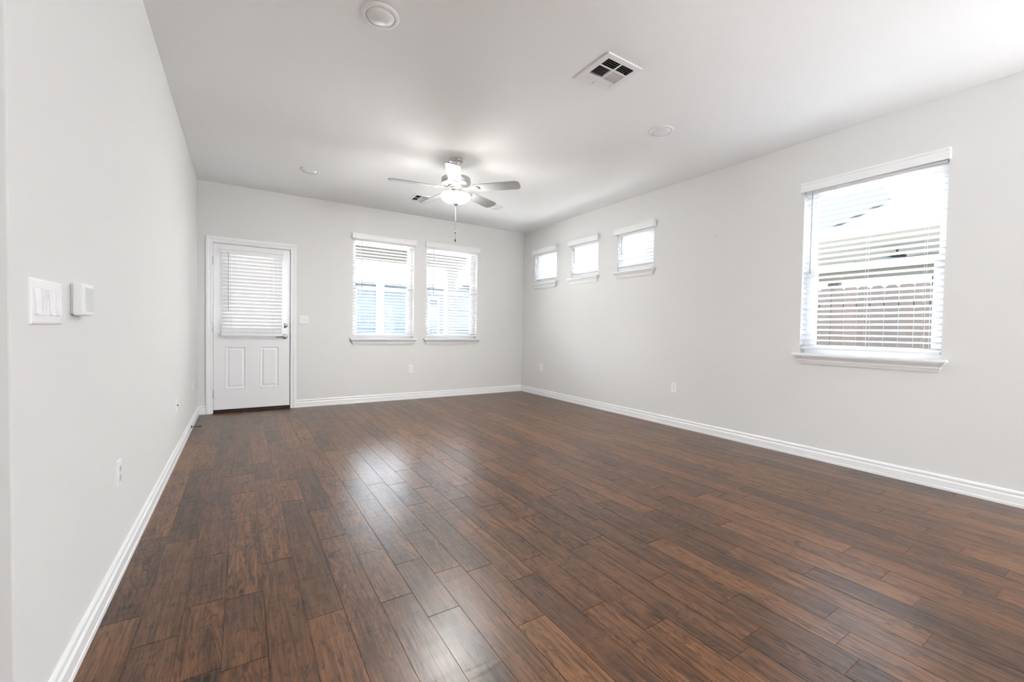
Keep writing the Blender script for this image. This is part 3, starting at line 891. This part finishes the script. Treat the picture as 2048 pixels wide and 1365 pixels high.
for nm, (cx, cy), z1 in (('pull_chain', (0.0, 0.0), -0.780), ('fan_chain', (0.030, -0.018), -0.740)):
    ch = MB()
    z0 = -0.457 if nm == 'pull_chain' else -0.300
    if nm == 'fan_chain': continue
    ch.tube([(cx, cy, z0), (cx, cy, z1)], 0.0012, 6)
    k = z0
    while k > z1:
        ch.lathe([(0.0003, 0.0018), (0.0019, 0.0), (0.0003, -0.0018)], 6, (cx, cy, k)); k -= 0.012
    pc = ch.obj('pull_chain', M['chain'], fan)
    MB().lathe([(0.001, 0.014), (0.0045, 0.010), (0.0055, 0.0), (0.0045, -0.010), (0.001, -0.013)], 12, (cx, cy, -0.715)).obj('chain_connector', M['bronze'], pc)
    MB().lathe([(0.001, 0.016), (0.005, 0.010), (0.0075, -0.004), (0.006, -0.014), (0.001, -0.018)], 12, (cx, cy, -0.792)).obj('chain_fob', M['bronze'], pc)
for k in range(3):
    a = 2*pi*k/3+0.4
    l = bpy.data.objects.new('fan_bulb', bpy.data.lights.new('fan_bulb', 'POINT')); C.objects.link(l)
    l.data.energy = FAN_POWER; l.data.shadow_soft_size = 0.03; l.data.color = (1.0, 0.95, 0.87)
    l.location = (0.100*math.cos(a), 0.100*math.sin(a), -0.340); l.parent = fan

# ---------------------------------------------------------------- outdoors
GZ = -0.12
struct(MB().box(-40, 45, -40, 60, GZ-0.3, GZ).obj('ground', M['grass']))
struct(MB().box(-3.0, W+WT, D+WT+0.01, 12.5, GZ, GZ+0.08).obj('patio_slab', M['concrete']))
struct(MB().box(W+WT+0.005, 6.6, -4, D+WT, GZ, GZ+0.05).obj('side_path', M['concrete']))
# the house's own patio cover
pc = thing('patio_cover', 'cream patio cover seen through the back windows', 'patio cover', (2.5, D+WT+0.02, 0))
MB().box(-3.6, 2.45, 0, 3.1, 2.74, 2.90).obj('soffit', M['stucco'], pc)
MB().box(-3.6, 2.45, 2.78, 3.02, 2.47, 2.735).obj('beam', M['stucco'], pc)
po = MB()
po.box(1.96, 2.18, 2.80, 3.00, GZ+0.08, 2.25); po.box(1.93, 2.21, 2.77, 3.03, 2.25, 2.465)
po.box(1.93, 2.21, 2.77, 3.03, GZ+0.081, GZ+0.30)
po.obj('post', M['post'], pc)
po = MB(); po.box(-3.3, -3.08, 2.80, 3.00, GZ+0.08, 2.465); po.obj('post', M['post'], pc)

# houses across the back yard
def siding(m, x0, x1, y, z0, z1, step=0.19):
    z = z0
    while z < z1-0.01:
        zz = min(z+step, z1)
        m.add([(x0, y-0.022, z), (x1, y-0.022, z), (x1, y, zz), (x0, y, zz)], [(0, 1, 2, 3)])
        m.add([(x0, y-0.022, z), (x1, y-0.022, z), (x1, y, z), (x0, y, z)], [(3, 2, 1, 0)])
        z = zz
h1 = thing('neighbor_house', 'blue sided house with white trim seen through the window nearer the door', 'house', (2.0, 14.0, GZ))
m = MB(); siding(m, -6, 4.62, 0, 0, 2.62); m.box(-6, 4.62, 0.001, 5, 0, 2.62); m.obj('wall', M['siding_blue'], h1, weld=False)
m = MB(); m.box(2.10, 2.35, -0.06, -0.023, 0, 2.62); m.obj('corner_board', M['white_ext'], h1)
m = MB(); m.box(4.45, 4.68, -0.06, 0.2, 0, 2.62); m.obj('corner_board', M['white_ext'], h1)
wn_ = MB().slab(3.86, 4.26, 0.78, 2.28, [(3.91, 4.21, 0.83, 2.23)], -0.07, -0.023).obj('window_frame', M['white_ext'], h1)
MB().box(3.90, 4.22, -0.045, -0.035, 0.82, 2.24).obj('pane', M['ext_glass'], wn_)
MB().box(-6.4, 4.9, -0.55, 0.0, 2.62, 2.86).obj('eave', M['white_ext'], h1)
m = MB(); m.prism([(-0.65, 2.87), (5.0, 5.2), (5.0, 5.0), (-0.55, 2.861)], -6.5, 5.0, 'x'); m.obj('roof', M['white_ext'], h1)
h2 = thing('neighbor_house', 'white sided house seen through the window nearest the back corner', 'house', (11.2, 15.2, GZ))
m = MB(); siding(m, -4.4, 5, 0, 0, 2.9); m.box(-4.4, 5, 0.001, 5, 0, 2.9); m.obj('wall', M['siding_pale'], h2, weld=False)
MB().box(-4.7, 5.4, -0.5, 0.0, 2.9, 3.15).obj('eave', M['white_ext'], h2)
m = MB(); m.prism([(-0.55, 3.16), (5.0, 5.4), (5.0, 5.2), (-0.45, 3.151)], -4.8, 5.5, 'x'); m.obj('roof', M['white_ext'], h2)
ac = thing('air_conditioner', 'black outdoor air conditioning unit at the foot of the white house', 'air conditioner', (7.95, 13.4, GZ))
m = MB(); m.box(-0.36, 0.36, -0.36, 0.36, 0.08, 0.10)
m.box(-0.36, 0.36, -0.36, 0.36, 1.40, 1.48)
for s1 in (-1, 1):
    for s2 in (-1, 1): m.box(s1*0.36, s1*0.31, s2*0.36, s2*0.31, 0.0, 1.40)
m.obj('casing', M['black'], ac)
m = MB()
for i in range(15): m.box(-0.345, 0.345, -0.345, 0.345, 0.14+0.084*i, 0.14+0.084*i+0.05)
m.obj('coil_guard', M['black'], ac)

# wooden fence along the right side yard
fc = thing('wooden_fence', 'brown dog-eared cedar fence outside the large right window', 'fence', (7.5, 0, GZ))
m = MB(); y = -3.5
rf = random.Random(3)
while y < 9.0:
    h = 1.86+rf.uniform(-0.012, 0.012); w = 0.139
    pr = [(y, 0.04), (y+w, 0.04), (y+w, h-0.035), (y+w-0.035, h), (y+0.035, h), (y, h-0.035)]
    m.prism(pr, 0.0, 0.016, 'x'); y += w+0.008
m.obj('pickets', M['picket'], fc, weld=False)
for z in (0.35, 0.95, 1.55): MB().box(0.017, 0.055, -3.5, 9.0, z, z+0.085).obj('rail', M['picket'], fc)
for y in (-3.4, -1.0, 1.4, 3.8, 6.2, 8.6): MB().box(0.056, 0.145, y, y+0.09, 0, 1.80).obj('post', M['picket'], fc)

# open pavilion beyond the fence with a dark fan under its ceiling
pv = thing('pavilion', 'cream open pavilion with posts beyond the wooden fence', 'pavilion', (9.2, 2.0, GZ))
MB().box(0, 4.8, -4.0, 7.0, 2.86, 2.98).obj('ceiling', M['pavilion'], pv)
m = MB(); m.box(0.0, 0.2, -4.0, 7.0, 2.985, 3.07); m.obj('fascia', M['white_ext'], pv)
m = MB(); m.box(4.6, 4.8, -4.0, 7.0, 2.62, 2.855); m.obj('beam', M['pavilion'], pv)
for y in (-3.9, 0.85, 2.9, 6.6): MB().box(4.58, 4.82, y, y+0.24, 0, 2.615).obj('post', M['post'], pv)
pf = thing('outdoor_fan', 'black ceiling fan hanging under the pavilion beyond the fence', 'ceiling fan', (10.7, 2.86, 2.735))
MB().lathe([(0.07, 0.0), (0.06, -0.04), (0.02, -0.06)], 20).obj('canopy', M['black'], pf)
MB().lathe([(0.016, -0.05), (0.016, -0.16)], 12).obj('down_rod', M['black'], pf)
MB().lathe([(0.02, -0.14), (0.13, -0.16), (0.14, -0.24), (0.08, -0.28), (0.0, -0.29)], 24).obj('motor_housing', M['black'], pf)
for k in range(5):
    a = 2*pi*k/5+0.5
    m = MB().box(0.12, 0.64, -0.06, 0.06, -0.235, -0.227)
    m.xf(Matrix.Rotation(a, 4, 'Z')).obj('blade', M['black'], pf)
# house behind the pavilion
h3 = thing('neighbor_house', 'white gabled house with a grey roof behind the pavilion', 'house', (16.0, 0, GZ))
m = MB(); m.box(0, 1.5, -8, 13, 0, 2.9); m.obj('lower_wall', M['siding_pale'], h3)
m = MB(); m.box(0, 1.5, -8, 13, 2.901, 8.5); m.obj('gable_wall', M['white_ext'], h3)
def at16(y, z): return (y*15.565/14.565, 1.0609+(z-1.0609)*15.565/14.565)
pp = [at16(4.18, 4.66), at16(5.25, 6.8), at16(11.5, 6.8), at16(11.5, 1.9)]
pp = [(y, z-GZ) for y, z in pp]
MB().loft([[(-0.30, y, z) for y, z in pp], [(-0.02, y, z) for y, z in pp]]).obj('roof', M['shingle'], h3)
